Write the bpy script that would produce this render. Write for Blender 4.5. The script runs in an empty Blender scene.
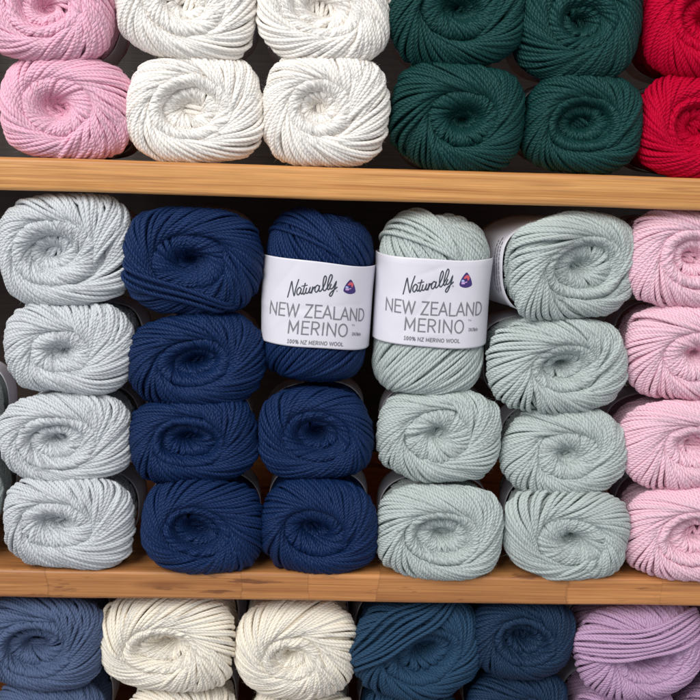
import bpy, math
import numpy as np
from mathutils import Matrix, Vector

S = bpy.context.scene
COL = S.collection

# ------------------------------------------------------------------ camera
FPX, DIST = 950.0, 0.620
YAW, PIT, ROL, ZC = math.radians(2.13), math.radians(10.5), math.radians(1.744), -0.004
_cy, _sy, _cp, _sp = math.cos(YAW), math.sin(YAW), math.cos(PIT), math.sin(PIT)
FWD = Vector((_sy*_cp, _cy*_cp, -_sp)); RGT = Vector((_cy, -_sy, 0.0)); UPV = RGT.cross(FWD)
R2 = math.cos(ROL)*RGT + math.sin(ROL)*UPV
U2 = -math.sin(ROL)*RGT + math.cos(ROL)*UPV
cam_d = bpy.data.cameras.new('camera'); cam = bpy.data.objects.new('camera', cam_d); COL.objects.link(cam)
cam_d.sensor_width = 36.0; cam_d.sensor_fit = 'HORIZONTAL'; cam_d.lens = 36.0*FPX/700.0
cam_d.clip_start = 0.01; cam_d.clip_end = 50.0
mw = Matrix.Identity(4)
for i in range(3):
    mw[i][0] = R2[i]; mw[i][1] = U2[i]; mw[i][2] = -FWD[i]
mw[0][3], mw[1][3], mw[2][3] = 0.0, -DIST, ZC
cam.matrix_world = mw
S.camera = cam

# ------------------------------------------------------------------ world and lamps (shop light: one big soft window side, room bounce)
W = bpy.data.worlds.new('World'); S.world = W; W.use_nodes = True
bg = W.node_tree.nodes['Background']
bg.inputs[0].default_value = (0.90, 0.92, 1.0, 1); bg.inputs[1].default_value = 0.42

def area(name, loc, target, size, power, color):
    d = bpy.data.lights.new(name, 'AREA'); d.shape = 'RECTANGLE'; d.size, d.size_y = size
    d.energy = power; d.color = color
    o = bpy.data.objects.new(name, d); COL.objects.link(o); o.location = loc
    v = Vector(target) - Vector(loc); o.rotation_euler = v.to_track_quat('-Z', 'Y').to_euler()
    return o
area('window_light', (-0.95, -1.25, 0.95), (0.0, 0.0, -0.12), (1.4, 1.0), 37.5, (1.0, 0.985, 0.96))
area('room_fill_light', (0.65, -1.1, 1.25), (0.05, 0.0, -0.12), (0.8, 0.8), 9.0, (1.0, 0.97, 0.92))  # added soft fill for the room's light, not a known lamp
S.view_settings.view_transform = 'Standard'; S.view_settings.look = 'None'
S.view_settings.exposure = 0.0; S.view_settings.gamma = 1.0
S.cycles.max_bounces = 8; S.cycles.diffuse_bounces = 5; S.cycles.glossy_bounces = 2

# ------------------------------------------------------------------ helpers
def link_mesh(name, verts, faces, mats, parent=None, smooth=True, uvs=None, fmat=None):
    """verts (n,3) float, faces (m,k) int array or list of lists -> ONE mesh object"""
    me = bpy.data.meshes.new(name)
    verts = np.asarray(verts, dtype=np.float32)
    if isinstance(faces, np.ndarray):
        m, k = faces.shape
        me.vertices.add(len(verts)); me.vertices.foreach_set('co', verts.ravel())
        me.loops.add(m*k); me.loops.foreach_set('vertex_index', faces.astype(np.int32).ravel())
        me.polygons.add(m); me.polygons.foreach_set('loop_start', np.arange(0, m*k, k, dtype=np.int32))
        me.update(calc_edges=True)
    else:
        me.from_pydata([tuple(v) for v in verts], [], faces); me.update()
    me.polygons.foreach_set('use_smooth', np.full(len(me.polygons), smooth))
    if uvs is not None:
        l = me.uv_layers.new(name='UVMap'); l.data.foreach_set('uv', np.asarray(uvs, dtype=np.float32).ravel())
    for m_ in (mats if isinstance(mats, (list, tuple)) else [mats]): me.materials.append(m_)
    if fmat is not None: me.polygons.foreach_set('material_index', np.asarray(fmat, dtype=np.int32))
    me.validate(clean_customdata=False)
    o = bpy.data.objects.new(name, me); COL.objects.link(o)
    if parent is not None: o.parent = parent
    return o

class NT:
    def __init__(s, mat):
        mat.use_nodes = True; s.t = mat.node_tree; s.b = s.t.nodes['Principled BSDF']
    def n(s, typ, **kw):
        nd = s.t.nodes.new(typ)
        for k, v in kw.items():
            if k.startswith('i_'):
                key = k[2:]; key = int(key) if key.isdigit() else key
                nd.inputs[key].default_value = v
            else: setattr(nd, k, v)
        return nd
    def l(s, a, b): s.t.links.new(a, b)
    def math(s, op, a, b=None, clamp=False):
        nd = s.t.nodes.new('ShaderNodeMath'); nd.operation = op; nd.use_clamp = clamp
        for i, x in enumerate((a, b)):
            if x is None: continue
            if isinstance(x, (int, float)): nd.inputs[i].default_value = x
            else: s.l(x, nd.inputs[i])
        return nd.outputs[0]

PLIES = 3
TWIST = 1.05     # ply marks per strand diameter of length
def yarn_mat(name, col, vary=0.10, sheen=0.25, sss=0.0, bump=0.68):
    m = bpy.data.materials.new(name); t = NT(m)
    uv = t.n('ShaderNodeUVMap'); sep = t.n('ShaderNodeSeparateXYZ'); t.l(uv.outputs[0], sep.inputs[0])
    u, v = sep.outputs[0], sep.outputs[1]
    q = t.math('SUBTRACT', t.math('MULTIPLY', u, float(PLIES)), t.math('MULTIPLY', v, TWIST))
    fr = t.math('FRACT', q)
    tri = t.math('ABSOLUTE', t.math('SUBTRACT', t.math('MULTIPLY', fr, 2.0), 1.0))      # 1 in the groove, 0 on the ply
    groove = t.math('SUBTRACT', 1.0, t.math('POWER', tri, 3.2))
    # fibres run along each ply
    cmb = t.n('ShaderNodeCombineXYZ')
    t.l(t.math('MULTIPLY', q, 4.0), cmb.inputs[0]); t.l(t.math('MULTIPLY', v, 0.55), cmb.inputs[1])
    n1 = t.n('ShaderNodeTexNoise', i_Scale=1.0, i_Detail=2.0); t.l(cmb.outputs[0], n1.inputs['Vector'])
    tc = t.n('ShaderNodeTexCoord')
    n2 = t.n('ShaderNodeTexNoise', i_Scale=900.0, i_Detail=2.0); t.l(tc.outputs['Object'], n2.inputs['Vector'])
    n3 = t.n('ShaderNodeTexNoise', i_Scale=60.0, i_Detail=1.0); t.l(tc.outputs['Object'], n3.inputs['Vector'])
    h = t.math('ADD', t.math('MULTIPLY', groove, 1.0), t.math('MULTIPLY', n1.outputs[0], 0.75))
    h = t.math('ADD', h, t.math('MULTIPLY', n2.outputs[0], 0.35))
    bp = t.n('ShaderNodeBump', i_Strength=bump, i_Distance=0.00085); t.l(h, bp.inputs['Height']); t.l(bp.outputs[0], t.b.inputs['Normal'])
    # melange: fibres take the dye a little unevenly
    mul = t.math('ADD', t.math('MULTIPLY', t.math('SUBTRACT', n1.outputs[0], 0.5), vary*4.0), 1.0)
    mul = t.math('ADD', mul, t.math('MULTIPLY', t.math('SUBTRACT', n3.outputs[0], 0.5), vary*1.2))
    vm = t.n('ShaderNodeVectorMath', operation='SCALE'); vm.inputs[0].default_value = col; t.l(mul, vm.inputs['Scale'])
    t.l(vm.outputs[0], t.b.inputs['Base Color'])
    t.b.inputs['Roughness'].default_value = 0.50 if max(col) < 0.1 else 0.60
    if sss > 0:
        t.b.inputs['Subsurface Weight'].default_value = sss
        t.b.inputs['Subsurface Radius'].default_value = (0.9, 0.85, 0.8); t.b.inputs['Subsurface Scale'].default_value = 0.0014
    t.b.inputs['Specular IOR Level'].default_value = 0.34 if max(col) < 0.1 else (0.15 if col[0] > 1.4*col[1] else 0.28)
    t.b.inputs['Sheen Weight'].default_value = 0.0
    t.b.inputs['Sheen Roughness'].default_value = 0.45
    hue = [0.5+0.5*c/max(col) for c in col]
    t.b.inputs['Specular Tint'].default_value = (*hue, 1)
    tint = [min(1.0, c/max(col)*0.85+0.05) for c in col]
    t.b.inputs['Sheen Tint'].default_value = (*tint, 1)
    return m

def srgb(h):
    h = h.lstrip('#'); c = [int(h[i:i+2], 16)/255 for i in (0, 2, 4)]
    return tuple(x/12.92 if x <= 0.04045 else ((x+0.055)/1.055)**2.4 for x in c)

YARN = {
 'white':  yarn_mat('white_wool',  (0.89, 0.845, 0.785), 0.03, 0.25, 0.5, 0.5),
 'cream':  yarn_mat('cream_wool',  (0.88, 0.81, 0.69), 0.03, 0.25, 0.5, 0.5),
 'grey':   yarn_mat('light_grey_wool', (0.57, 0.60, 0.625), 0.13, 0.3, 0.45, 0.62),
 'sage':   yarn_mat('sage_wool',   (0.475, 0.535, 0.52), 0.14, 0.3, 0.4, 0.66),
 'pink':   yarn_mat('pink_wool',   (0.87, 0.55, 0.65), 0.025, 0.1, 0.3, 0.66),
 'rose':   yarn_mat('rose_wool',   (0.80, 0.44, 0.56), 0.025, 0.1, 0.3, 0.66),
 'navy':   yarn_mat('navy_wool',   (0.0038, 0.0175, 0.070), 0.18, 0.0),
 'green':  yarn_mat('green_wool',  (0.004, 0.034, 0.032), 0.18, 0.0),
 'red':    yarn_mat('red_wool',    (0.48, 0.0005, 0.028), 0.08, 0.0),
 'denim':  yarn_mat('denim_wool',  (0.078, 0.112, 0.205), 0.18, 0.10),
 'teal':   yarn_mat('teal_wool',   (0.020, 0.056, 0.110), 0.18, 0.05),
 'deep':   yarn_mat('deep_blue_wool', (0.010, 0.028, 0.064), 0.18, 0.03),
 'lilac':  yarn_mat('lilac_wool',  (0.54, 0.35, 0.53), 0.12, 0.25, 0.15),
}

# ------------------------------------------------------------------ yarn ball generator (all in millimetres, ball axis = +z, crown at z=0)
R0 = 36.0
class Ball:
    def __init__(s, seed, w, h, length=112.0, d=2.85, hole=0.13, dim=0.12, cap=0.56, shift=(0, 0), chir=1,
                 cs=(0.50, 0.24, 0.08), steps=(1.7, 1.25, 0.9), bundles=(), n=3.1, ell=(1.0, 1.0, 0.0), spiral=0.25, lumps=1.0, depth=60.0, pcap=2.45, waist=0.11, press=50.0, puff=1.0, plugged=None, wide=0.12, bun=1.0):
        s.rng = np.random.default_rng(seed); s.press, s.puff, s.plugged = press, puff, plugged; s.bun = bun
        s.w, s.h, s.length, s.d, s.shift, s.chir = w, h, length, d, shift, chir
        s.cs, s.steps, s.bundles, s.n, s.ell, s.spiral, s.lumps, s.depth = cs, steps, bundles, n, ell, spiral, lumps, depth
        # profile from the hole outwards
        r = np.concatenate([np.linspace(0.02, 0.9, 260), 1-0.1*(1-np.sin(np.linspace(0, math.pi/2, 160)))**1.0])
        z = -cap*(1-np.maximum(0, 1-r**pcap)**(1/pcap))
        z = z - dim*np.exp(-(r/hole)**2) - wide*np.exp(-(r/0.40)**2)
        L = length/R0/2
        zz = np.linspace(z[-1]-0.02, -L, 60)
        q_ = np.clip((z[-1]+0.15-zz)/0.7, 0, 1); rr = 1.0 - waist*q_*q_*(3-2*q_)
        r = np.concatenate([r, rr]); z = np.concatenate([z, zz])
        s_ = np.concatenate([[0], np.cumsum(np.hypot(np.diff(r), np.diff(z)))])
        g = np.linspace(0, s_[-1], 900)
        s.g = g*R0; s.pr = np.interp(g, s_, r)*R0; s.pz = np.interp(g, s_, z)*R0
        k = np.ones(15)/15
        pad = lambda a: np.convolve(np.pad(a, 7, mode='edge'), k, 'valid')
        s.dr = pad(np.gradient(s.pr, s.g)); s.dz = pad(np.gradient(s.pz, s.g))
        # lump noise
        s.ph = s.rng.uniform(0, 6.28, (6, 3)); s.fr = s.rng.normal(0, 1, (6, 3))*np.array([0.055, 0.055, 0.035])
        s.ldir = s.rng.normal(0, 1, (6, 3))
        s.V, s.F, s.UV, s.C = [], [], [], []; s.nv = 0
    def geo(s, c, tmax, dt):
        """unit speed geodesics with Clairaut constant c (array) starting at the tangent point"""
        n = len(c); m = int(tmax/dt)+1
        i0 = np.array([np.argmax(s.pr >= ci) for ci in c])
        sc = s.g[i0]; vs = np.zeros(n); ph = np.zeros(n)
        Sx = np.zeros((n, m)); P = np.zeros((n, m)); Sx[:, 0] = sc
        for j in range(1, m):
            for _ in range(2):
                r = np.interp(sc, s.g, s.pr); d = np.interp(sc, s.g, s.dr)
                a = c**2*d/np.maximum(r, .3)**3
                vs = vs + a*dt/2; sc = sc + vs*dt/2; ph = ph + c/np.maximum(r, .3)**2*dt/2
            vs = np.minimum(vs, 1.0)
            Sx[:, j] = sc; P[:, j] = ph
        return Sx, P
    def side_r(s, z):
        """radius of the wound side at depth z"""
        return np.interp(-np.asarray(z), -s.pz[s.pr > 0.85*R0], s.pr[s.pr > 0.85*R0])
    def surf(s, sc, phi, h):
        r = np.interp(sc, s.g, s.pr); z = np.interp(sc, s.g, s.pz)
        p = np.clip((-z-(s.press-9))/9, 0, 1); p = p*p*(3-2*p)
        h = h*(1-p) + np.minimum(h, -0.45*s.d)*p
        d = np.interp(sc, s.g, s.dr); dz = np.interp(sc, s.g, s.dz)
        nr, nz = -dz, d
        q = np.maximum(np.hypot(nr, nz), 1e-6); nr, nz = nr/q, nz/q
        kz = np.clip((r/(0.45*R0)-0.15)/0.85, 0, 1); nr = nr*kz; nz = np.where(kz < 1, np.sqrt(np.maximum(1-nr*nr, 0)), nz)
        r2 = np.maximum(r + nr*h, 0.02)
        return s.deform(np.stack([r2*np.cos(phi), r2*np.sin(phi), z + nz*h], -1))
    def deform(s, p):
        x, y, z = p[..., 0].copy(), p[..., 1].copy(), p[..., 2].copy()
        rho = np.hypot(x, y); th = np.arctan2(y, x)
        k = np.clip(rho/R0, 0, 1.3)
        # inner rings: ellipse with its own turn
        ex, ey, ea = s.ell
        ca, sa = math.cos(ea), math.sin(ea)
        wi = np.exp(-(k/0.55)**2)
        xr, yr = ca*x+sa*y, -sa*x+ca*y
        xr, yr = xr*(1+(ex-1)*wi), yr*(1+(ey-1)*wi)
        x, y = ca*xr-sa*yr, sa*xr+ca*yr
        # squash the outline to a cushion
        c_, s_ = np.abs(np.cos(th)), np.abs(np.sin(th))
        f = (c_**s.n + s_**s.n)**(-1/s.n)
        f = 1 + (f-1)*np.clip(k, 0, 1)**3
        x = x*f*s.w/(2*R0); y = y*f*s.h/(2*R0)
        w = (1-np.clip(k, 0, 1)**2)
        x = x + s.shift[0]*w; y = y + s.shift[1]*w
        # loose lumps
        q = np.stack([x, y, z], -1)
        o = np.zeros_like(q)
        for i in range(6):
            a = np.sin(q@s.fr[i]*1.0 + s.ph[i, 0])
            o += a[..., None]*s.ldir[i]
        return q + o*0.42*s.lumps*np.array([1, 1, 1.3])
    def tubes(s, sc, phi, h, rad, keep=None, dt=0.9):
        """sc, phi, h (n,m) -> twisted tubes"""
        P = s.surf(sc, phi, h)
        s.tubes_P(P, s.surf(sc, phi, h+0.8) - P, rad, keep)
    def tubes_P(s, P, N, rad, keep):
        n, m = P.shape[:2]
        T = np.gradient(P, axis=1); T /= np.maximum(np.linalg.norm(T, axis=2, keepdims=True), 1e-6)
        N -= T*(N*T).sum(2, keepdims=True); N /= np.maximum(np.linalg.norm(N, axis=2, keepdims=True), 1e-6)
        B = np.cross(T, N)
        seg = np.concatenate([np.zeros((n, 1)), np.linalg.norm(np.diff(P, axis=1), axis=2)], 1)
        v = np.cumsum(seg, 1)/s.d*s.rng.uniform(0.86, 1.16, (n, 1)) + s.rng.uniform(0, 50, (n, 1))
        K = 9
        th = np.arange(K)/K*2*math.pi
        lob = 1 + 0.045*np.cos(PLIES*th[None, None, :] - 2*math.pi*TWIST*v[:, :, None] - math.pi)
        rr = rad[..., None]*lob
        ring = P[:, :, None, :] + rr[..., None]*(np.cos(th)[None, None, :, None]*N[:, :, None, :] + np.sin(th)[None, None, :, None]*B[:, :, None, :])
        V = ring.reshape(-1, 3)
        i = np.arange(n)[:, None, None]; j = np.arange(m-1)[None, :, None]; k = np.arange(K)[None, None, :]
        k2 = (k+1) % K
        a = (i*m+j)*K
        f = np.stack([a+k, a+k2, a+K+k2, a+K+k], -1)
        u0 = (k/K + 0*a).astype(float); u1 = ((k+1)/K + 0*a).astype(float)
        v0 = np.broadcast_to(v[:, :-1, None], u0.shape); v1 = np.broadcast_to(v[:, 1:, None], u0.shape)
        uv = np.stack([np.stack([u0, v0], -1), np.stack([u1, v0], -1), np.stack([u1, v1], -1), np.stack([u0, v1], -1)], -2)
        if keep is not None:
            kk = np.broadcast_to((keep[:, :-1] & keep[:, 1:])[:, :, None], u0.shape)
            f = f[kk]; uv = uv[kk]
        f = f.reshape(-1, 4); uv = uv.reshape(-1, 4, 2)
        used = np.zeros(len(V), bool); used[f.ravel()] = True
        idx = np.cumsum(used)-1
        s.V.append(V[used]); s.C.append(np.repeat(P.reshape(-1, 3), K, axis=0)[used]); s.F.append(idx[f]+s.nv); s.UV.append(uv); s.nv += used.sum()
    def wobble(s, phi0, k=3, amp=1.0):
        o = np.zeros_like(phi0)
        for f in range(1, k+1):
            o += np.sin(phi0*f*1.0+s.rng.uniform(0, 6.28))*s.rng.normal()/f
        return o*amp
    def layer(s, c_rel, lift, tout, spread=1.0, tin=0.5, spiral=0.0, cut=None, dt=0.9, rim=1.0, outer=None):
        d = s.d
        rho_ref = min(1.0, c_rel+tout/R0) if tout < R0 else 1.0
        cosa = math.sqrt(max(0.2, 1-(c_rel/rho_ref)**2))
        N = max(8, int(2*math.pi*rho_ref*R0*cosa/(d*0.84)*spread))
        over = 0.10 if abs(spiral) > 0.01 else 0.0
        step_ = 2*math.pi/N; N = int(N*(1+2*over)); base = (np.arange(N)*step_ - over*2*math.pi)
        phi0 = base + s.rng.normal(0, 0.16, N)*step_ + s.wobble(base, 6, 0.02)
        c = c_rel*R0*(1 + spiral*(base/(2*math.pi)-0.5) + s.wobble(base, 3, 0.035)) + s.rng.normal(0, 0.20, N)*d
        # strands come in loose groups
        grp = np.repeat(s.rng.normal(0, 1, N//5+2), s.rng.integers(3, 8, N//5+2))[:N]
        if len(grp) < N: grp = np.concatenate([grp, np.zeros(N-len(grp))])
        c = c + grp*(0.20 if outer is None else 0.10)*d
        c = np.clip(c, 0.035*R0, 0.9*R0)
        Sx, P = s.geo(c, tout, dt)
        m = Sx.shape[1]; mi = max(3, int(tin*c_rel*R0/dt))
        mi = min(mi, m-1)
        # inside part (past tangent) + outside part
        S_ = np.concatenate([Sx[:, mi:0:-1], Sx], 1); P_ = np.concatenate([-P[:, mi:0:-1], P], 1)
        t = np.concatenate([-np.arange(mi, 0, -1)*dt, np.arange(m)*dt])[None, :]
        cc = np.maximum(c[:, None], 3.0)
        k = np.clip(t/(cc*1.1), 0, 1); k = k*k*(3-2*k)
        h = lift*d + 0.55*d*(k-1)
        kin = np.clip(-t/(cc*tin*0.9+1e-3), 0, 1)
        h = h - 1.5*d*kin**1.5
        rho = np.interp(S_, s.g, s.pr)
        e = np.clip((rho-cc*0.98)/(0.14*R0), 0, 1)
        h = h - s.puff*rim*d*(1-e)**2.2
        if outer is not None:                      # tucks under the layer above
            e2 = np.clip((rho-outer*R0*0.80)/(0.30*R0), 0, 1)
            h = h - 1.3*d*e2**1.5 + s.bun*d*np.sin(np.clip((rho/R0-c_rel)/(outer-c_rel), 0, 1)*math.pi)
        h = h + (s.rng.normal(0, 0.10, N)[:, None] + grp[:, None]*0.10)*d
        fr = s.rng.uniform(0.04, 0.12, N)[:, None]; pz = s.rng.uniform(0, 6.28, N)[:, None]
        h = h + 0.10*d*np.sin(t*fr*2.2+pz)
        lat = 0.22*d*np.sin(t*fr+pz*2)
        rr = np.interp(S_, s.g, s.pr)
        phi = phi0[:, None] + s.chir*(P_ + lat/np.maximum(rr, 4))
        rad = 0.5*d*(1.05 + s.rng.normal(0, 0.075, N)[:, None] + 0.05*np.sin(t*0.31+pz) + 0.03*np.sin(t*0.83+pz*3))
        if cut: rad = rad*1.0
        z = np.interp(S_, s.g, s.pz)
        keep = z > -s.depth
        s.tubes(S_, phi, h, rad + 0*S_, keep)
    def bundle(s, phi_c, c_a, c_b, lift=0.75, dphi=0.015, T=70.0, dt=0.9, half=None, gap=0.78):
        d = s.d
        n = max(2, int(abs(c_b-c_a)*R0/(d*gap)))
        c = np.linspace(c_a, c_b, n)*R0 + s.rng.normal(0, 0.12, n)*d
        phi0 = phi_c + np.arange(n)*dphi + s.rng.normal(0, 0.015, n)
        Sx, P = s.geo(c, T, dt)
        S_ = np.concatenate([Sx[:, :0:-1], Sx], 1); P_ = np.concatenate([-P[:, :0:-1], P], 1)
        m = Sx.shape[1]
        t = np.arange(-(m-1), m)[None, :]*dt
        if half is not None:                      # (t0, t1): sinks under the outer layer beyond these
            t0, t1 = half
            k = np.clip((t0+s.rng.normal(0, 2, n)[:, None]-t)/16, 0, 1) + np.clip((t-t1+s.rng.normal(0, 2, n)[:, None])/16, 0, 1)
        else: k = 0*t
        pz = s.rng.uniform(0, 6.28, n)[:, None]
        k = k*k*(3-2*k)
        h = (lift + 0.15)*d - k*2.2*d + 0.10*d*np.sin(t*0.13+pz) + s.rng.normal(0, 0.08, n)[:, None]*d
        lat = 0.2*d*np.sin(t*0.07+pz)
        rr = np.interp(S_, s.g, s.pr)
        phi = phi0[:, None] + s.chir*(P_ + lat/np.maximum(rr, 4))
        z = np.interp(S_, s.g, s.pz)
        keep = (z > -s.depth) & (k+0*S_ < 0.98)
        s.tubes(S_, phi, h + 0*S_, 0.5*d*1.04 + 0*S_, keep)
    def build_cap(s):
        st, prev = 0.0, None
        for i, c in enumerate(s.cs):
            last = i == len(s.cs)-1
            if i == 0:
                s.layer(c, -0.5, 95.0, tin=0.55, spiral=s.spiral)
                s.layer(c*1.03, -1.35, 95.0, tin=0.2, spiral=s.spiral, spread=0.85, dt=1.9, rim=1.3)
            else:
                s.layer(c, -0.5-st, (prev*1.25+0.12)*R0, tin=0.8 if last else 0.6, spiral=s.spiral*0.8, rim=0.9, outer=prev, spread=1.30)
                if i == 1: s.layer(c*1.2, -1.3-st, (prev*1.25+0.12)*R0, tin=0.3, spiral=s.spiral*0.8, rim=0.9, outer=prev, spread=1.0, dt=1.9)
            st += s.steps[min(i, len(s.steps)-1)]; prev = c
        s.plug()
        for b in s.bundles: s.bundle(**b)
    def plug(s):
        """the few loops that close the hole deep inside"""
        if s.plugged is None: s.plugged = s.rng.random() < 0.55
        n, m = (5 if s.plugged else 3), 22
        a = s.rng.uniform(0, 3.14) + s.rng.normal(0, 0.22, n); off = (np.arange(n)-(n-1)/2)*s.d*0.8 + s.rng.normal(0, .3, n)
        t = np.linspace(-0.30, 0.30, m)*R0
        x = t[None]*np.cos(a)[:, None] - off[:, None]*np.sin(a)[:, None]; y = t[None]*np.sin(a)[:, None] + off[:, None]*np.cos(a)[:, None]
        bend = (t/(0.3*R0))**2*5
        r = np.hypot(x, y); ph = np.arctan2(y, x)
        ph = np.unwrap(ph, axis=1)
        zc = np.interp(np.full((n, m), 0.05*R0), s.pr, s.pz) - 2.6*s.d - (0 if s.plugged else 5) + s.rng.uniform(-2, 1.0, n)[:, None] - bend[None]
        P = s.deform(np.stack([x, y, zc], -1))
        s.tubes_P(P, np.zeros_like(P) + np.array([0, 0, 1.0]), np.full((n, m), 0.5*s.d*1.05), None)
    def arrays(s):
        return np.concatenate(s.V), np.concatenate(s.F), np.concatenate(s.UV)
    def fuzz(s, count, o):
        """loose fibres standing off the strands: slim curved slivers"""
        V = np.concatenate(s.V); C = np.concatenate(s.C)
        i = s.rng.integers(0, len(V), count*2); i = i[V[i, 2] > -34][:count]; n = len(i)
        N = V[i]-C[i]; N /= np.maximum(np.linalg.norm(N, axis=1, keepdims=True), 1e-6)
        D = s.rng.normal(0, 1, (n, 3)); D -= N*(D*N).sum(1, keepdims=True); D /= np.linalg.norm(D, axis=1, keepdims=True)
        S2 = np.cross(D, N); L = s.rng.uniform(0.8, 3.6, (n, 1))*np.where(s.rng.random((n, 1)) < .08, 1.7, 1.0); lift = s.rng.uniform(0.15, 0.75, (n, 1)); w = 0.042
        p0 = V[i]-N*0.05; p1 = V[i]+D*L*0.45+N*lift*L*0.38; p2 = V[i]+D*L*0.95+N*lift*L*0.42+S2*L*s.rng.normal(0, .3, (n, 1))
        A = np.stack([p0-S2*w, p0+S2*w, p1+S2*w, p1-S2*w, p2+S2*w*.5, p2-S2*w*.5], 1).reshape(-1, 3)
        b = (np.arange(n)*6)[:, None]+o
        F = np.concatenate([b+np.array([[0, 1, 2, 3]]), b+np.array([[3, 2, 4, 5]])], 0)
        UV = np.full((len(F), 4, 2), 0.15)
        return A, F, UV
    def body(s, back=True):
        """closed inner cushion of wound yarn; its far half shows only from behind"""
        nu = 72
        idx = np.linspace(0, len(s.g)-1, 60).astype(int)
        sc = s.g[idx]
        ph = np.arange(nu)/nu*2*math.pi
        A = s.surf(sc[:, None]+0*ph[None], ph[None]+0*sc[:, None], np.full((60, nu), -2.3*s.d) - 3.6*s.d*np.exp(-(np.interp(sc, s.g, s.pr)/(0.34*R0))**2)[:, None])
        rows = [A]
        if back:
            B_ = A[::-1].copy(); B_[..., 2] = -s.length - B_[..., 2]
            rows.append(B_)
        G = np.concatenate(rows, 0); m = G.shape[0]
        V = G.reshape(-1, 3)
        i = np.arange(m-1)[:, None]; k = np.arange(nu)[None]
        f = np.stack([i*nu+k, i*nu+(k+1) % nu, (i+1)*nu+(k+1) % nu, (i+1)*nu+k], -1).reshape(-1, 4)
        u0 = k+0*i; v0 = i+0*k
        uv = np.stack([np.stack([v0*0.3, u0*1.3], -1), np.stack([v0*0.3, u0*1.3+1.3], -1), np.stack([v0*.3+.3, u0*1.3+1.3], -1), np.stack([v0*.3+.3, u0*1.3], -1)], -2).reshape(-1, 4, 2)
        return V, f, uv


def frame_up(tilt, turn):
    """ball axis upright: local z -> world z leaning by tilt in the shelf's plane; turn about its axis"""
    return Matrix.Rotation(tilt, 3, 'Y') @ Matrix.Rotation(turn, 3, 'Z')

def frame_matrix(axis_yaw, axis_pitch, spin):
    """local +z (ball axis, towards the viewer) -> world -Y turned by yaw/pitch; local x -> world x, local y -> world z"""
    base = Matrix(((1, 0, 0), (0, 0, -1), (0, 1, 0)))
    return Matrix.Rotation(axis_yaw, 3, 'Z') @ Matrix.Rotation(axis_pitch, 3, 'X') @ base @ Matrix.Rotation(spin, 3, 'Z')

PAPER = bpy.data.materials.new('label_paper')
_t = NT(PAPER)
_n = _t.n('ShaderNodeTexNoise', i_Scale=35.0, i_Detail=2.0); _tc = _t.n('ShaderNodeTexCoord'); _t.l(_tc.outputs['Object'], _n.inputs['Vector'])
_b = _t.n('ShaderNodeBump', i_Strength=0.55, i_Distance=0.0022); _t.l(_n.outputs[0], _b.inputs['Height']); _t.l(_b.outputs[0], _t.b.inputs['Normal'])
_t.b.inputs['Base Color'].default_value = (0.66, 0.65, 0.715, 1); _t.b.inputs['Roughness'].default_value = 0.42

def paper_shape(seed, front=-math.pi/2, creases=5):
    """how far the paper stands off at (phi, z): slack waves and a few soft creases"""
    rng = np.random.default_rng(seed)
    A = [(k, rng.uniform(0, 6.28), rng.normal()/k*0.35) for k in (1, 2, 3)]
    C = [(front+rng.uniform(-1.1, 1.1), rng.uniform(-80, -34), rng.uniform(-1.2, 1.2), rng.uniform(8, 26), rng.choice([-1, 1])*rng.uniform(0.30, 0.60)) for _ in range(creases)]
    def f(ph, z):
        o = sum(a*np.sin(ph*k+p) for k, p, a in A) + 0*z
        for pc, zc, al, L, am in C:
            u = (np.angle(np.exp(1j*(ph-pc))))*R0; v = z-zc
            a = u*math.cos(al)+v*math.sin(al); b = -u*math.sin(al)+v*math.cos(al)
            o = o + am*np.exp(-np.abs(b)/2.2-(a/L)**2)
        return o
    return f

def band_mesh(b, z0, z1, off=1.6, nu=160, nv=10, thick=0.25, seed=0):
    rng = np.random.default_rng(seed)
    ph = np.arange(nu)/nu*2*math.pi
    zz = np.linspace(-z0, -z1, nv)
    edge = 0.35*np.sin(ph*2+seed)+0.2*np.sin(ph*5+seed*1.7)
    wob = paper_shape(seed)(ph[None, :], zz[:, None])
    def sheet(o):
        r = b.side_r(zz)[:, None] + o + wob
        return b.deform(np.stack([r*np.cos(ph)[None], r*np.sin(ph)[None], zz[:, None]+edge[None]*(np.abs(np.linspace(-1, 1, nv))**8)[:, None]], -1))
    A, B_ = sheet(off), sheet(off-thick)
    V = np.concatenate([A.reshape(-1, 3), B_.reshape(-1, 3)])
    o = nu*nv; F = []
    i = np.arange(nv-1)[:, None]; k = np.arange(nu)[None]; k2 = (k+1) % nu
    F.append(np.stack([i*nu+k, i*nu+k2, (i+1)*nu+k2, (i+1)*nu+k], -1).reshape(-1, 4))
    F.append((np.stack([i*nu+k, (i+1)*nu+k, (i+1)*nu+k2, i*nu+k2], -1)+o).reshape(-1, 4))
    k = np.arange(nu); k2 = (k+1) % nu
    F.append(np.stack([k, k+o, k2+o, k2], -1)); e = (nv-1)*nu
    F.append(np.stack([e+k, e+k2, e+k2+o, e+k+o], -1))
    return V, np.concatenate(F)

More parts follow.
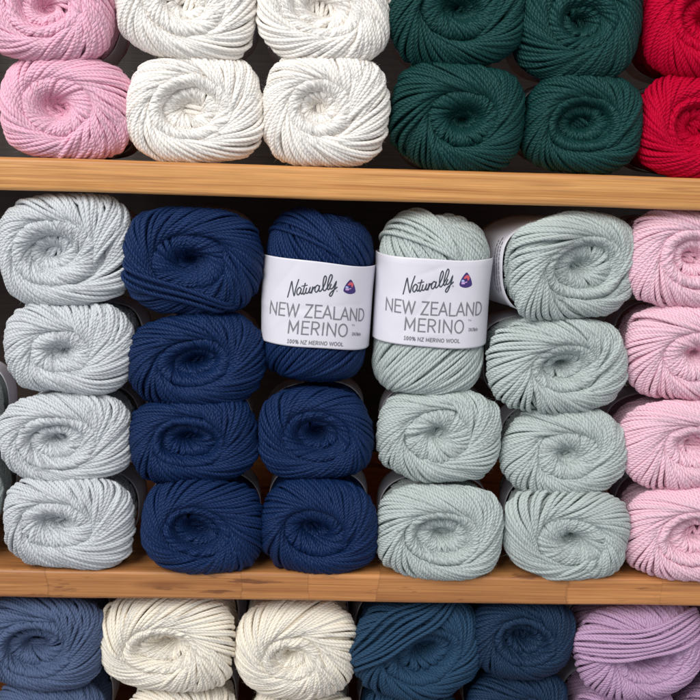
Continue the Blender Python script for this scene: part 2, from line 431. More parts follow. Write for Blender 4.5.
# ------------------------------------------------------------------ lettering drawn with a pen: strokes become ribbons lying on the paper
def arc(cx, cy, rx, ry, a0, a1, n=14):
    return [(cx+rx*math.cos(math.radians(a0+(a1-a0)*i/n)), cy+ry*math.sin(math.radians(a0+(a1-a0)*i/n))) for i in range(n+1)]
GL = {
 'N': (.70, [[(.06, 0), (.06, 1), (.62, 0), (.62, 1)]]),
 'E': (.56, [[(.54, 1), (.08, 1), (.08, 0), (.55, 0)], [(.08, .53), (.49, .53)]]),
 'W': (.96, [[(.02, 1), (.25, 0), (.47, .95), (.70, 0), (.92, 1)]]),
 'Z': (.60, [[(.06, 1), (.54, 1), (.04, 0), (.56, 0)]]),
 'A': (.64, [[(.0, 0), (.31, 1), (.62, 0)], [(.11, .32), (.51, .32)]]),
 'L': (.52, [[(.08, 1), (.08, 0), (.51, 0)]]),
 'D': (.70, [[(.08, 0), (.08, 1)] + arc(.22, .5, .40, .5, 90, -90, 20) + [(.08, 0)]]),
 'M': (.82, [[(.07, 0), (.09, 1), (.39, .22), (.70, 1), (.72, 0)]]),
 'R': (.62, [[(.08, 0), (.08, 1)] + arc(.30, .74, .25, .26, 90, -90, 14) + [(.08, .48)], [(.30, .48), (.56, 0)]]),
 'I': (.26, [[(.12, 0), (.12, 1)]]),
 'O': (.74, [arc(.36, .5, .31, .5, 90, 450, 30)]),
 '1': (.50, [[(.12, .82), (.28, 1), (.28, 0)], [(.10, 0), (.46, 0)]]),
 '0': (.55, [arc(.27, .5, .20, .5, 90, 450, 22)]),
 '%': (.86, [arc(.19, .74, .14, .25, 0, 360, 14), arc(.66, .26, .14, .25, 0, 360, 14), [(.62, 1), (.22, 0)]]),
 'K': (.60, [[(.08, 0), (.08, 1)], [(.54, 1), (.09, .42)], [(.24, .58), (.57, 0)]]),
 '/': (.40, [[(.02, -.15), (.36, 1.1)]]),
 '8': (.54, [arc(.26, .75, .17, .25, -90, 270, 18), arc(.26, .25, .21, .25, 90, 450, 18)]),
 'p': (.54, [[(.07, -.25), (.07, .68)], arc(.26, .34, .19, .34, 150, -150, 16)]),
 'l': (.24, [[(.08, 1), (.08, .1), (.16, 0)]]),
 'y': (.50, [[(.02, .68), (.24, .02)], [(.46, .68), (.20, -.12), (.05, -.25)]]),
 'T': (.60, [[(.02, 1), (.56, 1)], [(.29, 1), (.29, 0)]]),
 ' ': (.24, []),
}
def text_strokes(txt, x0, x1, y0, h, gap=0.085):
    adv = [GL[c][0] + gap for c in txt]; tot = sum(adv) - gap
    k = (x1-x0)/tot; out = []; x = x0
    for c, a in zip(txt, adv):
        for st in GL[c][1]: out.append([(x+px*k, y0+py*h) for px, py in st])
        x += a*k
    return out

def smooth_stroke(pts, n=6):
    P = np.array(pts, float); Q = np.vstack([2*P[0]-P[1], P, 2*P[-1]-P[-2]]); out = []
    for i in range(1, len(Q)-2):
        for t in np.arange(n)/n:
            a, b, c, d = Q[i-1], Q[i], Q[i+1], Q[i+2]
            out.append(0.5*((2*b)+(-a+c)*t+(2*a-5*b+4*c-d)*t*t+(-a+3*b-3*c+d)*t**3))
    out.append(P[-1]); return [tuple(p) for p in out]

def ribbon(pts, w, V, F, surf, lift):
    """mitred ribbon of width w along pts (mm on the paper)"""
    Q = [np.array(pts[0], float)]
    for p in pts[1:]:
        p = np.array(p, float); L = np.linalg.norm(p-Q[-1])
        if L < 1e-6: continue
        k = max(1, int(L/1.2)); a = Q[-1]
        for i in range(1, k+1): Q.append(a+(p-a)*i/k)
    Q = np.array(Q); closed = np.linalg.norm(Q[0]-Q[-1]) < 1e-4
    D = np.diff(Q, axis=0); D /= np.linalg.norm(D, axis=1, keepdims=True)
    L_, R_ = [], []
    for i in range(len(Q)):
        d0 = D[i-1] if i > 0 else (D[-1] if closed else D[0]); d1 = D[i] if i < len(D) else (D[0] if closed else D[-1])
        n0, n1 = np.array([-d0[1], d0[0]]), np.array([-d1[1], d1[0]]); m = n0+n1
        q = np.linalg.norm(m)
        m = n0 if q < 0.2 else m/q
        s_ = w/2/max(0.45, float(m@n0))
        e = 0
        if not closed and i == 0: e = -d1*w*0.25
        if not closed and i == len(Q)-1: e = d0*w*0.25
        L_.append(Q[i]+m*s_+e); R_.append(Q[i]-m*s_+e)
    o = len(V)
    for a, b in zip(L_, R_): V.append(surf(a[0], a[1], lift)); V.append(surf(b[0], b[1], lift))
    for i in range(len(Q)-1): F.append([o+2*i, o+2*i+1, o+2*i+3, o+2*i+2])

def flat_mat(name, col, rough=0.5):
    m = bpy.data.materials.new(name); t = NT(m); t.b.inputs['Base Color'].default_value = (*col, 1); t.b.inputs['Roughness'].default_value = rough
    n = t.n('ShaderNodeTexNoise', i_Scale=900.0); t.l(t.n('ShaderNodeTexCoord').outputs['Object'], n.inputs['Vector'])
    b = t.n('ShaderNodeBump', i_Strength=0.1, i_Distance=0.0002); t.l(n.outputs[0], b.inputs['Height']); t.l(b.outputs[0], t.b.inputs['Normal'])
    return m
INK_GREY = flat_mat('grey_ink', (0.19, 0.185, 0.21)); INK_BLACK = flat_mat('black_ink', (0.035, 0.045, 0.06))
EMB = [flat_mat('purple_ink', (0.045, 0.025, 0.15)), flat_mat('coral_ink', (0.62, 0.10, 0.13)), flat_mat('pale_blue_ink', (0.42, 0.50, 0.78)), flat_mat('lilac_ink', (0.55, 0.36, 0.66))]

def _px(x, y): return ((x-359)*.111, (297-y)*.111)
SCRIPT = [
 [(173, 243), (181, 205), (193, 150), (199, 176), (213, 230), (222, 185), (238, 133)],
 [(254, 187), (244, 180), (231, 196), (230, 217), (239, 224), (250, 208), (256, 187), (252, 208), (258, 218), (266, 208)],
 [(279, 152), (270, 190), (267, 212), (273, 218), (282, 206)],
 [(288, 180), (283, 202), (289, 212), (300, 203), (309, 176), (304, 200), (310, 208), (318, 196)],
 [(324, 170), (318, 205), (323, 188), (334, 171), (342, 174)],
 [(362, 164), (352, 158), (339, 173), (338, 194), (347, 200), (358, 184), (365, 162), (361, 184), (366, 194), (378, 182), (395, 145), (403, 110), (397, 97), (389, 112), (384, 150), (386, 180), (394, 187), (406, 172), (425, 135), (436, 98), (430, 85), (421, 100), (411, 145), (411, 172), (417, 178), (424, 168)],
 [(432, 143), (425, 162), (430, 172), (443, 162), (460, 124), (452, 165), (438, 207), (428, 216), (424, 206), (436, 187), (452, 172), (467, 156)],
]
def label_print(b, paper, zc, dx=0.0, off=1.6, front=-math.pi/2):
    """prints the front of a paper label; zc = depth along the axis of the text's origin"""
    ph = np.linspace(front-1.9, front+1.9, 600)
    RB = float(b.side_r(-zc))
    def ring(z, o): return b.deform(np.stack([(RB+o)*np.cos(ph), (RB+o)*np.sin(ph), np.full_like(ph, z)], -1))
    C = ring(-zc, off); seg = np.linalg.norm(np.diff(C, axis=0), axis=1); s_ = np.concatenate([[0], np.cumsum(seg)]); s_ -= np.interp(front, ph, s_)
    wob = b.wob if hasattr(b, 'wob') else None
    def surf(u, v, lift):
        p = np.interp(u+dx, s_, ph)
        w = 0.0 if wob is None else float(wob(p, -zc+v))
        rb = float(b.side_r(-zc+v))+off+lift+w
        q = b.deform(np.array([[rb*math.cos(p), rb*math.sin(p), -zc+v]]))[0]
        return q*0.001
    V, F, n = [], [], 0
    jobs = [(text_strokes('NEW ZEALAND', -33.5, 35.5, -6.0, 8.1), .95), (text_strokes('MERINO', -18.6, 21.6, -17.3, 8.3, .10), .95),
            (text_strokes('100% NZ MERINO WOOL', -18.3, 19.0, -23.8, 2.4, .14), .50),
            (text_strokes('DK/8ply', 25.0, 32.6, -16.3, 2.0, .10), .30), (text_strokes('TM', 24.2, 26.6, -9.8, 1.1, .12), .18)]
    for st, w in jobs:
        for s1 in st:
            ribbon(s1, w, V, F, surf, 0.17+0.012*(n % 5)); n += 1
    link_mesh('lettering', V, F, INK_GREY, paper, False)
    V, F = [], []
    for k, s1 in enumerate(SCRIPT):
        ribbon(smooth_stroke([_px(*p) for p in s1]), .78, V, F, surf, 0.17+0.015*(k % 5))
    ribbon([_px(257, 172), _px(292, 163)], .60, V, F, surf, 0.19)
    ribbon([(_px(466, 181)[0]+.45*math.cos(a), _px(466, 181)[1]+.45*math.sin(a)) for a in np.linspace(0, 2*math.pi, 13)], .16, V, F, surf, 0.2)
    link_mesh('script_lettering', V, F, INK_BLACK, paper, False)
    # rounded triangular emblem
    V, F, FM = [], [], []
    ex, ey = _px(547, 141)
    def blob(pts, mat, lift):
        c = np.mean(pts, 0); o = len(V); V.append(surf(ex+c[0], ey+c[1], lift))
        K = 3; n = len(pts)
        for k in range(1, K+1):
            for p in pts: q = c+(np.array(p)-c)*k/K; V.append(surf(ex+q[0], ey+q[1], lift))
        for i in range(n):
            F.append([o, o+1+i, o+1+(i+1) % n]); FM.append(mat)
            for k in range(K-1):
                a = o+1+k*n
                F.append([a+i, a+n+i, a+n+(i+1) % n, a+(i+1) % n]); FM.append(mat)
    tri = []
    cor = [(0, 4.6), (-4.7, -4.0), (4.7, -4.0)]
    for i in range(3):
        a, c_ = np.array(cor[i]), np.array(cor[(i+1) % 3]); m = (a+c_)/2; m = m*1.75
        for t in np.linspace(0.06, .94, 14): tri.append((1-t)**2*a+2*t*(1-t)*m+t*t*c_)
    blob(np.array(tri), 0, 0.14)
    # coral swirl
    sw = [(-1.9, .3), (-1.3, 1.5), (-.2, 2.4), (1.0, 2.5), (2.1, 1.7), (2.4, .5), (1.9, -.6), (1.1, -1.1), (1.0, -.2), (.5, .5), (-.2, .6), (-.9, .2)]
    sw2 = smooth_stroke(sw[:8], 4) + smooth_stroke(sw[7:], 4)
    blob(np.array(sw2[::-1]), 1, 0.19)
    blob(np.array([(-3.3, -.7), (-2.2, -.3), (-1.2, -.9), (-1.2, -1.7), (-3.2, -1.8)][::-1]), 2, 0.21)
    blob(np.array([(-3.2, -2.0), (-1.0, -1.9), (.9, -1.5), (.8, -2.1), (-.7, -2.4), (-.9, -3.2), (-3.2, -3.2)][::-1]), 3, 0.23)
    link_mesh('emblem', V, F, EMB, paper, False, None, FM)

# ------------------------------------------------------------------ wood
def wood_mat(name, c_lo, c_hi, c_line, stave=0.0, seed=0.0, marks=0.0):
    m = bpy.data.materials.new(name); t = NT(m)
    tc = t.n('ShaderNodeTexCoord'); obj_ = tc.outputs['Object']
    mp = t.n('ShaderNodeMapping'); mp.inputs['Scale'].default_value = (2.6, 60, 210); mp.inputs['Location'].default_value = (seed, seed, seed); t.l(obj_, mp.inputs[0])
    sp = t.n('ShaderNodeSeparateXYZ'); t.l(obj_, sp.inputs[0]); X, Y, Z = sp.outputs
    vec = mp.outputs[0]
    if stave:
        # staves glued end to end: each cell of length has its own grain and tone
        nz = t.n('ShaderNodeTexNoise', i_Scale=30.0, i_Detail=2.0); t.l(obj_, nz.inputs['Vector'])
        xx = t.math('ADD', t.math('MULTIPLY', X, stave), t.math('MULTIPLY', t.math('SINE', t.math('MULTIPLY', X, 23.0)), 0.42))
        xx = t.math('ADD', xx, t.math('MULTIPLY', t.math('SUBTRACT', nz.outputs[0], .5), 0.16))
        cell = t.math('FLOOR', xx); fr = t.math('FRACT', xx)
        wn = t.n('ShaderNodeTexWhiteNoise', noise_dimensions='1D'); t.l(cell, wn.inputs['W'])
        cb = t.n('ShaderNodeCombineXYZ'); t.l(t.math('MULTIPLY', wn.outputs[0], 40.0), cb.inputs[1]); t.l(t.math('MULTIPLY', wn.outputs[0], 90.0), cb.inputs[2])
        va = t.n('ShaderNodeVectorMath', operation='ADD'); t.l(mp.outputs[0], va.inputs[0]); t.l(cb.outputs[0], va.inputs[1]); vec = va.outputs[0]
    n1 = t.n('ShaderNodeTexNoise', i_Scale=1.0, i_Detail=5.0, i_Roughness=0.62, i_Distortion=0.35); t.l(vec, n1.inputs['Vector'])
    wv = t.n('ShaderNodeTexNoise', i_Scale=0.55, i_Detail=3.0); t.l(vec, wv.inputs['Vector'])
    lines = t.math('SINE', t.math('MULTIPLY', wv.outputs[0], 44.0))
    lines = t.math('POWER', t.math('MAXIMUM', lines, 0.0), 3.0)
    cr = t.n('ShaderNodeValToRGB'); cr.color_ramp.elements[0].position = .30; cr.color_ramp.elements[1].position = .72
    cr.color_ramp.elements[0].color = (*c_lo, 1); cr.color_ramp.elements[1].color = (*c_hi, 1); t.l(n1.outputs[0], cr.inputs[0])
    mx = t.n('ShaderNodeMix', data_type='RGBA'); mx.inputs['B'].default_value = (*c_line, 1)
    t.l(t.math('MULTIPLY', lines, 0.42 if not stave else .30), mx.inputs['Factor']); t.l(cr.outputs[0], mx.inputs['A'])
    mpf = t.n('ShaderNodeMapping'); mpf.inputs['Scale'].default_value = (22, 500, 1500); t.l(obj_, mpf.inputs[0])
    nf = t.n('ShaderNodeTexNoise', i_Scale=1.0, i_Detail=3.0); t.l(mpf.outputs[0], nf.inputs['Vector'])
    vf = t.n('ShaderNodeVectorMath', operation='SCALE'); t.l(mx.outputs['Result'], vf.inputs[0])
    t.l(t.math('ADD', t.math('MULTIPLY', nf.outputs[0], 0.90), 0.55), vf.inputs['Scale'])
    mpk = t.n('ShaderNodeMapping'); mpk.inputs['Scale'].default_value = (7.0, 0, 40); mpk.inputs['Location'].default_value = (seed*3.1, 0, seed); t.l(obj_, mpk.inputs[0])
    vk = t.n('ShaderNodeTexVoronoi', i_Scale=1.0); t.l(mpk.outputs[0], vk.inputs['Vector'])
    kn = t.math('SUBTRACT', 1.0, t.math('MULTIPLY', vk.outputs['Distance'], 5.5), True)
    mk = t.n('ShaderNodeMix', data_type='RGBA'); mk.inputs['B'].default_value = (c_line[0]*.7, c_line[1]*.6, c_line[2]*.6, 1)
    t.l(t.math('MULTIPLY', kn, 0.75), mk.inputs['Factor']); t.l(vf.outputs[0], mk.inputs['A'])
    out = mk.outputs['Result']
    if stave:
        vm = t.n('ShaderNodeVectorMath', operation='SCALE'); t.l(out, vm.inputs[0])
        tone = t.math('ADD', t.math('MULTIPLY', wn.outputs[0], 0.32), 0.84)
        # thin joint line
        j = t.math('GREATER_THAN', t.math('ABSOLUTE', t.math('SUBTRACT', fr, .5)), 0.492)
        tone = t.math('SUBTRACT', tone, t.math('MULTIPLY', j, 0.16)); t.l(tone, vm.inputs['Scale']); out = vm.outputs[0]
    if marks:
        mp2 = t.n('ShaderNodeMapping'); mp2.inputs['Scale'].default_value = (16, 40, 150); mp2.inputs['Location'].default_value = (3.3+seed, 1, 2); t.l(obj_, mp2.inputs[0])
        n2 = t.n('ShaderNodeTexNoise', i_Scale=1.0, i_Detail=4.0, i_Roughness=.7); t.l(mp2.outputs[0], n2.inputs['Vector'])
        k = t.math('MULTIPLY', t.math('SUBTRACT', n2.outputs[0], marks), 14.0, True)
        m2 = t.n('ShaderNodeMix', data_type='RGBA'); m2.inputs['B'].default_value = (0.13, 0.045, 0.02, 1)
        t.l(t.math('MULTIPLY', k, .75), m2.inputs['Factor']); t.l(out, m2.inputs['A']); out = m2.outputs['Result']
    t.l(out, t.b.inputs['Base Color'])
    t.b.inputs['Roughness'].default_value = 0.42; t.b.inputs['Specular IOR Level'].default_value = 0.4
    bp = t.n('ShaderNodeBump', i_Strength=0.25, i_Distance=0.0004); t.l(t.math('SUBTRACT', n1.outputs[0], t.math('MULTIPLY', lines, .3)), bp.inputs['Height']); t.l(bp.outputs[0], t.b.inputs['Normal'])
    return m
WOOD_UP = wood_mat('pine_light', (0.46, 0.20, 0.058), (0.66, 0.345, 0.122), (0.27, 0.09, 0.025), 0, 1.7)
WOOD_LO = wood_mat('pine_staves', (0.37, 0.145, 0.046), (0.58, 0.265, 0.092), (0.20, 0.065, 0.02), 13.0, 5.1, 0.58)
WOOD_BACK = wood_mat('shade_darkened_back_wood', (0.03, 0.024, 0.022), (0.05, 0.038, 0.032), (0.018, 0.012, 0.009), 0, 9.0)  # wood colour darkened to near black: shade of the shelf interior put into it

def board(name, x0, x1, y0, y1, z0, z1, mat, r=0.003):
    """board with rounded long front edges (profile swept along x, slightly wavering)"""
    prof = []
    for cx, cz, a0 in ((y0+r, z1-r, 180), (y0+r, z0+r, 270)):
        pass
    def q(cy, cz, a0, a1, n=6): return [(cy+r*math.cos(math.radians(a0+(a1-a0)*i/n)), cz+r*math.sin(math.radians(a0+(a1-a0)*i/n))) for i in range(n+1)]
    prof = [(y1, z0)] + q(y0+r, z0+r, 270, 180) + q(y0+r, z1-r, 180, 90) + [(y1, z1)]
    rng = np.random.default_rng(int(abs(z0)*1000)+3); n = 240; V = []; F = []
    a = rng.uniform(0, 6.28, 5)
    for i in range(n+1):
        x = x0+(x1-x0)*i/n
        for (py, pz) in prof:
            front = py < y0+2*r
            w = (math.sin(x*21+a[0])*.00025 + math.sin(x*57+a[1])*.00012 + rng.normal()*.00004) if front else 0
            V.append((x, py+w, pz + (w*0.8 if front else 0)))
    m = len(prof)
    for i in range(n):
        for k in range(m):
            F.append([i*m+k, (i+1)*m+k, (i+1)*m+(k+1) % m, i*m+(k+1) % m])
    F.append(list(range(m))); F.append([n*m+k for k in range(m)][::-1])
    o = link_mesh(name, V, F, mat, None, True); o.data.validate()
    me = o.data
    me.polygons.foreach_set('use_smooth', np.array([len(p.vertices) == 4 for p in me.polygons]))
    mod = o.modifiers.new('edge', 'EDGE_SPLIT'); mod.split_angle = math.radians(50)
    return o

def setting():
    sh = 0.0208
    for nm, z1, mat, lab in (('shelf_board', 0.0, WOOD_UP, 'light pine shelf board across the upper part, under the pink, white, green and red wool'),
                        ('shelf_board', -0.2777, WOOD_LO, 'darker jointed pine shelf board with scuffs, under the navy and sage stacks'),
                        ('shelf_board', 0.232, WOOD_UP, 'unseen light pine board added above the upper row of pink, white, green and red wool to shade the interior'),  # unseen board, added to keep light from leaking in from above
                        ('shelf_board', -0.449, WOOD_LO, 'lowest pine shelf board carrying the cream, blue and lilac wool')):
        o = board(nm, -0.60, 0.60, 0.0, 0.298, z1-sh, z1, mat)
        o['label'] = lab; o['category'] = 'shelf'; o['group'] = 'shelf boards'
    for x0, x1, lab in ((-0.62, -0.602, 'left upright side panel of the wooden shelving'), (0.602, 0.62, 'right upright side panel of the wooden shelving')):
        o = board('side_panel', x0, x1, 0.0, 0.298, -0.50, 0.40, WOOD_UP, 0.002)
        o['label'] = lab; o['category'] = 'panel'
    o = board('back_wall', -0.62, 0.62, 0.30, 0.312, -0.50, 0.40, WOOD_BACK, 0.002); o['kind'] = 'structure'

# ------------------------------------------------------------------ the balls
GROUP = 'balls of wool stacked on the shelves'
def make_empty(label, M3, loc):
    e = bpy.data.objects.new('wool_ball', None); COL.objects.link(e); e.empty_display_size = 0.01
    e['label'] = label; e['category'] = 'ball of wool'; e['group'] = GROUP
    e.matrix_world = Matrix.Translation(loc) @ M3.to_4x4()
    return e

def put_ball(color, label, x, z, y=0.001, yaw=0.0, pitch=0.0, spin=0.0, band=(56, 86), band_off=.2, side_print=False, **kw):
    """x, z: world metres of the crown centre; y: how far behind the shelf edge its front stands"""
    rng = np.random.default_rng(kw['seed']+500)
    kw.setdefault('chir', 1 if rng.random() < .6 else -1)
    v_ = rng.random()
    kw.setdefault('cs', (rng.uniform(.52, .64), rng.uniform(.13, .19), .045) if v_ < .30 else ((rng.uniform(.52, .66), rng.uniform(.24, .33), rng.uniform(.06, .10)) if v_ < .66 else (rng.uniform(.60, .68), rng.uniform(.34, .40), rng.uniform(.08, .12), .04)))
    kw.setdefault('bun', rng.uniform(.9, 1.4) if v_ < .30 else 1.05)
    kw.setdefault('dim', rng.uniform(.14, .30)); kw.setdefault('hole', rng.uniform(.09, .13)); kw.setdefault('wide', rng.uniform(.12, .24))
    kw.setdefault('ell', (rng.uniform(.9, 1.25), rng.uniform(.85, 1.0), rng.uniform(-.5, .5)))
    kw.setdefault('shift', (rng.uniform(-3, 3), rng.uniform(-2, 2)))
    kw.setdefault('spiral', rng.uniform(.12, .34)*rng.choice([-1, 1]))
    kw.setdefault('lumps', 1.05)
    kw.setdefault('bundles', [])
    kw.setdefault('steps', (rng.uniform(1.8, 2.5), rng.uniform(1.3, 1.9), 1.1))
    b = Ball(**{**dict(press=band[0]-3, depth=band[0]+8), **kw})
    b.build_cap()
    tilt_ = np.random.default_rng(kw['seed']+900).uniform(-1, 1, 3)          # no two balls sit quite square
    e = make_empty(label, frame_matrix(yaw+.05*tilt_[0], pitch+.045*tilt_[1], spin+.085*tilt_[2]), (x, y, z))
    V, F, UV = b.arrays()
    bV, bF, bUV = b.body()
    fV, fF, fUV = b.fuzz(12000, len(V)+len(bV))
    link_mesh('wound_yarn', np.concatenate([V, bV, fV])*0.001, np.concatenate([F, bF+len(V), fF]), YARN[color], e, True, np.concatenate([UV, bUV, fUV]))
    if band:
        v, f = band_mesh(b, band[0], band[1], band_off, seed=kw['seed'])
        p = link_mesh('paper_label', v*0.001, f, PAPER, e)
        if side_print:
            Vp, Fp = [], []; rg = np.random.default_rng(4)
            def surf(u, v_, lift):
                ph = math.pi + u/R0; rb = float(b.side_r(-band[0]-v_))+band_off+.12+lift+float(paper_shape(kw['seed'])(ph, -band[0]-v_))
                return b.deform(np.array([[rb*math.cos(ph), rb*math.sin(ph), -band[0]-v_]]))[0]*.001
            for row in range(3):
                u = -24 + rg.uniform(0, 4)
                while u < 16:
                    L = rg.uniform(1.0, 3.2)
                    ribbon([(u, 5.0+row*3.2), (u+L, 5.0+row*3.2)], .95, Vp, Fp, surf, .12); u += L+rg.uniform(.6, 1.5)
            link_mesh('small_print', Vp, Fp, INK_GREY, p, False)
    return e, b

def put_labelled(color, label, x, z, y, tilt, turn, seed, w=72, length=120.0, dx=0.0, txt_z=61.0, band=(31, 88), chirs=(1, 1)):
    kw = dict(w=w, h=60, length=length, cap=0.95, pcap=2.15, hole=.12, dim=.04, wide=.03, bun=.15, n=2.45, depth=50, waist=0.02, lumps=0.8, ell=(1, 1, 0), spiral=.0)
    rng = np.random.default_rng(seed)
    kw2 = dict(kw, cap=.80, pcap=2.5)
    b = Ball(seed=seed, press=band[0]+4, cs=(.62, .34, .08), puff=.25, steps=(.5, .5), chir=chirs[0], bundles=[dict(phi_c=math.pi*1.15, c_a=.35, c_b=.88, dphi=.012, lift=.25)], **kw); b.build_cap()
    c = Ball(seed=seed, press=length-band[1]+4, cs=(.68, .36, .08), puff=.25, steps=(.5, .5), chir=chirs[1], bundles=[], **kw2)
    c.rng = np.random.default_rng(seed+77); c.build_cap()
    e = make_empty(label, frame_up(tilt, turn), (x, y, z))
    V, F, UV = b.arrays(); V2, F2, UV2 = c.arrays(); bV, bF, bUV = b.body()
    V2 = V2.copy(); V2[:, 2] = -length - V2[:, 2]; F2 = F2[:, ::-1]; UV2 = UV2[:, ::-1]
    link_mesh('wound_yarn', np.concatenate([V, V2, bV])*.001, np.concatenate([F, F2+len(V), bF+len(V)+len(V2)]), YARN[color], e, True, np.concatenate([UV, UV2, bUV]))
    off = 2.0
    v, f = band_mesh(b, band[0], band[1], off, nu=320, nv=56, seed=seed)
    b.wob = paper_shape(seed)
    p = link_mesh('paper_label', v*.001, f, PAPER, e)
    label_print(b, p, txt_z, dx, off)
    return e

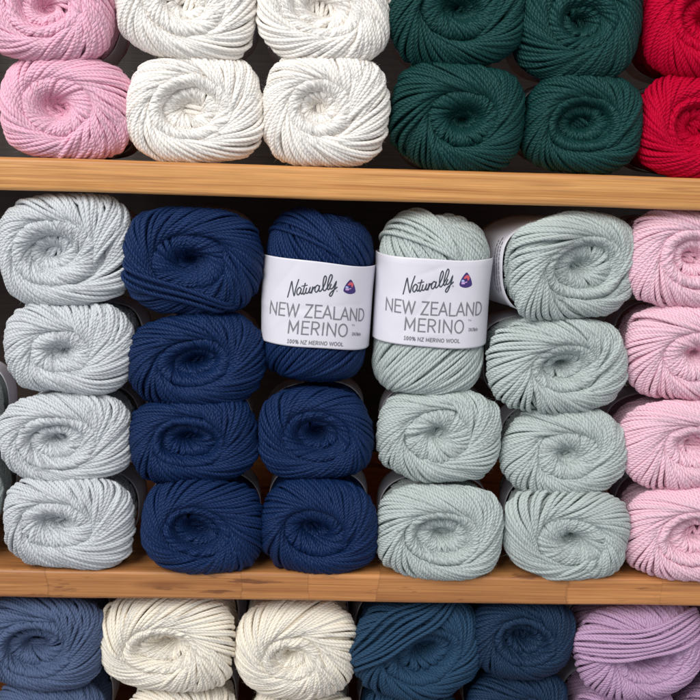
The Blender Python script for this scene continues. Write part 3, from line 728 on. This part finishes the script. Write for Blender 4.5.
if True:
    setting()
    #        colour, label, x, z, w, h, extra
    T = [
     # upper shelf, resting on the board
     ('rose', 'pink wool ball on the upper shelf board, left of the white balls', -0.1630, 0.0325, 86, 66, dict(seed=101, shift=(-5, 1), y=-0.004)),
     ('white', 'white wool ball on the upper shelf board, right beside the pink one', -0.0810, 0.0345, 88, 71, dict(seed=102, shift=(-2, 0), y=-0.004)),
     ('white', 'white wool ball on the upper shelf board, left beside the dark green one', 0.0030, 0.0355, 82, 73, dict(seed=103, shift=(-5, 2), chir=1, y=-0.005)),
     ('green', 'dark green wool ball on the upper shelf board, right beside the white one', 0.0880, 0.0345, 87, 72, dict(seed=104, shift=(4, 1), y=-0.005)),
     ('green', 'dark green wool ball on the upper shelf board, left beside the red one', 0.1700, 0.0315, 78, 66, dict(seed=105, shift=(0, 0), y=-0.005)),
     ('red', 'red wool ball resting directly on the upper shelf board', 0.2460, 0.0330, 80, 68, dict(seed=106, band=(66, 88), shift=(0, 0), y=-0.004)),
     ('rose', 'pink wool ball lying on top of another pink one, upper left corner', -0.1730, 0.0977, 84, 76, dict(seed=111, shift=(0, -4), pitch=-.05, y=-0.006)),
     ('white', 'white wool ball cut by the top edge, next to the upper pink ball', -0.0860, 0.1007, 90, 76, dict(seed=112, shift=(0, -3), y=-0.006)),
     ('white', 'white wool ball cut by the top edge, next to the upper dark green ball', 0.0010, 0.1017, 87, 76, dict(seed=113, shift=(-2, -3), y=-0.006)),
     ('green', 'dark green wool ball cut by the top edge, next to the upper white ball', 0.0850, 0.1007, 88, 76, dict(seed=114, shift=(2, 0), y=-0.006)),
     ('green', 'dark green wool ball cut by the top edge, next to the upper red ball', 0.1640, 0.0967, 82, 76, dict(seed=115, shift=(0, 0), y=-0.006)),
     ('red', 'red wool ball lying on top of another red one, upper right corner', 0.2470, 0.0992, 86, 76, dict(seed=116, band=(66, 88), shift=(0, 0), y=-0.006)),
     # middle shelf, light grey stack
     ('grey', 'light grey wool ball at the top of the grey stack, just under the board', -0.1645, -0.0590, 91, 73, dict(seed=121, shift=(-11, -1), y=-0.001)),
     ('grey', 'light grey wool ball second from the top of the grey stack', -0.1645, -0.1255, 90, 63, dict(seed=122, shift=(-6, -2), y=-0.002)),
     ('grey', 'light grey wool ball second from the bottom of the grey stack', -0.1675, -0.1871, 92, 62, dict(seed=123, shift=(-6, -1), y=-0.004)),
     ('grey', 'light grey wool ball at the bottom of the grey stack, on the lower board', -0.1660, -0.2460, 90, 66, dict(seed=124, shift=(-9, 2), y=-0.011)),
     # navy stack
     ('navy', 'navy wool ball at the top of the four high navy stack', -0.0830, -0.0654, 94, 72, dict(seed=131, bundles=[dict(phi_c=-2.0, c_a=0.46, c_b=0.66, dphi=.006, lift=.35, half=(-26, 26))], shift=(-1, 1), y=-0.003)),
     ('navy', 'navy wool ball second from the top of the four high navy stack', -0.0780, -0.1305, 91, 65, dict(seed=132, shift=(-2, 0), y=-0.003)),
     ('navy', 'navy wool ball second from the bottom of the four high navy stack', -0.0820, -0.1875, 89, 63, dict(seed=133, shift=(-3, 2), y=-0.004)),
     ('navy', 'navy wool ball on the lower board between the light grey and the second navy stack', -0.0730, -0.2460, 86, 67, dict(seed=134, shift=(-5, -2), y=-0.011)),
     ('navy', 'navy wool ball directly under the upright labelled navy ball', 0.0000, -0.1812, 80, 65, dict(seed=135, shift=(3, 2), y=-0.003)),
     ('navy', 'navy wool ball on the lower board below the labelled navy ball, beside the sage stack', 0.0050, -0.2460, 82, 67, dict(seed=136, shift=(-3, -1), y=-0.011)),
     ('sage', 'sage green wool ball directly under the upright labelled sage ball', 0.0870, -0.1803, 88, 64, dict(seed=137, shift=(-2, 2), chir=1, y=-0.004)),
     ('sage', 'sage green wool ball on the lower board beside the navy wool', 0.0890, -0.2470, 90, 70, dict(seed=138, shift=(2, -1), y=-0.012)),
     ('sage', 'sage green wool ball turned aside with its paper label visible, top of its stack', 0.1770, -0.0615, 97, 72, dict(seed=141, yaw=.25, shift=(5, 1), chir=1, band=(36, 86), press=37, side_print=True, y=-.004)),
     ('sage', 'sage green wool ball second from the top, touching the upright labelled sage ball', 0.1680, -0.1285, 100, 69, dict(seed=142, yaw=.12, shift=(3, 0), chir=1, y=-.003)),
     ('sage', 'sage green wool ball second from the bottom, next to the pink stack', 0.1740, -0.1895, 89, 63, dict(seed=143, shift=(3, -1), y=-0.004)),
     ('sage', 'sage green wool ball on the lower board next to the pink stack', 0.1780, -0.2470, 89, 66, dict(seed=144, shift=(5, -3), spiral=.35, y=-0.012)),
     ('pink', 'pale pink wool ball at the top of the pink stack under the board', 0.2520, -0.0550, 89, 68, dict(seed=151, band=(66, 88), shift=(3, 3), chir=1)),
     ('pink', 'pale pink wool ball second from the top of the pink stack', 0.2560, -0.1196, 90, 68, dict(seed=152, band=(66, 88), shift=(6, 1), chir=1)),
     ('pink', 'pale pink wool ball second from the bottom of the pink stack', 0.2590, -0.1832, 90, 64, dict(seed=153, band=(66, 88), shift=(8, 2), y=-0.004)),
     ('pink', 'pale pink wool ball at the bottom of the pink stack, on the lower board', 0.2630, -0.2460, 92, 68, dict(seed=154, band=(66, 88), shift=(7, 1), y=-0.012)),
     ('sage', 'grey green wool ball barely showing behind the bottom grey ball at the left edge', -.2575, -0.2360, 84, 66, dict(seed=161, band=(66, 88), y=-.003)),
     ('sage', 'grey green wool ball at the left edge, upper of the two barely showing', -.2590, -0.1720, 84, 64, dict(seed=162, band=(66, 88), y=-.002)),
     # bottom shelf
     ('grey', 'light grey wool ball in the lower left corner under the board', -.282, -0.3438, 80, 66, dict(seed=170, band=(66, 88), y=.012)),
     ('denim', 'denim blue wool ball under the lower board, left of the cream balls', -0.1900, -0.3419, 88, 74, dict(seed=171, shift=(-5, -1), chir=1)),
     ('cream', 'cream wool ball under the lower board, right beside the denim blue one', -0.1030, -0.3410, 100, 78, dict(seed=172, shift=(-1, 0), yaw=-.1)),
     ('cream', 'cream wool ball under the lower board, left beside the steel blue one', -0.0080, -0.3448, 89, 80, dict(seed=173, shift=(-3, -2), cs=(.5, .26, .06))),
     ('teal', 'steel blue wool ball under the lower board, right beside the cream one', 0.0800, -0.3429, 94, 78, dict(seed=174, bundles=[dict(phi_c=2.2, c_a=0.42, c_b=0.86, dphi=.006, lift=.35, half=(-34, 30))], shift=(5, 0))),
     ('deep', 'steel blue wool ball under the lower board, left beside the lilac one', .156, -0.3333, 76, 64, dict(seed=175, shift=(0, 2))),
     ('lilac', 'lilac wool ball under the lower board, right beside the dark steel blue one', 0.2440, -0.3410, 96, 74, dict(seed=176, bundles=[dict(phi_c=1.7, c_a=0.25, c_b=0.7, dphi=.006, lift=.35, half=(-34, 34))], shift=(6, -5), yaw=.1)),
     ('lilac', 'lilac wool ball cut by the right edge under the lower board', 0.3300, -0.3391, 82, 72, dict(seed=177, band=(66, 88))),
     ('denim', 'denim blue wool ball in the lowest row below the other denim one', -0.1900, -0.4111, 82, 72, dict(seed=181, y=.010)),
     ('cream', 'cream wool ball in the lowest row, peeping out below and between the two cream ones', -0.0920, -0.4125, 84, 72, dict(seed=182, y=.010)),
     ('cream', 'cream wool ball in the lowest row below the right cream one', -0.0040, -0.4149, 82, 72, dict(seed=183, y=.012)),
     ('teal', 'steel blue wool ball in the lowest row next to the cream wool', 0.0800, -0.4130, 80, 72, dict(seed=184, y=.012)),
     ('deep', 'dark steel blue wool ball in the lowest row next to the lilac wool', 0.1590, -0.3978, 78, 72, dict(seed=185, y=.008)),
     ('lilac', 'lilac wool ball in the lowest row, right of the steel blue wool', 0.2380, -0.4082, 80, 72, dict(seed=186, y=.008)),
     ('lilac', 'lilac wool ball in the lowest row at the right edge', 0.3200, -0.4082, 80, 72, dict(seed=187, band=(66, 88), y=.010)),
    ]
    for c, lab, x, z, w, h, kw in T:
        kw = dict(kw); kw.setdefault('y', 0.002)
        put_ball(c, lab, x, z, w=w, h=h, **kw)
    put_labelled('navy', 'upright navy wool ball with a white printed paper label around it', .0045, -.0270, .031, math.radians(3), 0, 201, dx=-1.5, length=121, txt_z=66, band=(35, 92))
    put_labelled('sage', 'upright sage green wool ball with a white printed paper label around it', .0805, -.0270, .028, math.radians(1.2), 0, 202, w=76, dx=-2, length=129, txt_z=59.5, band=(30, 87))
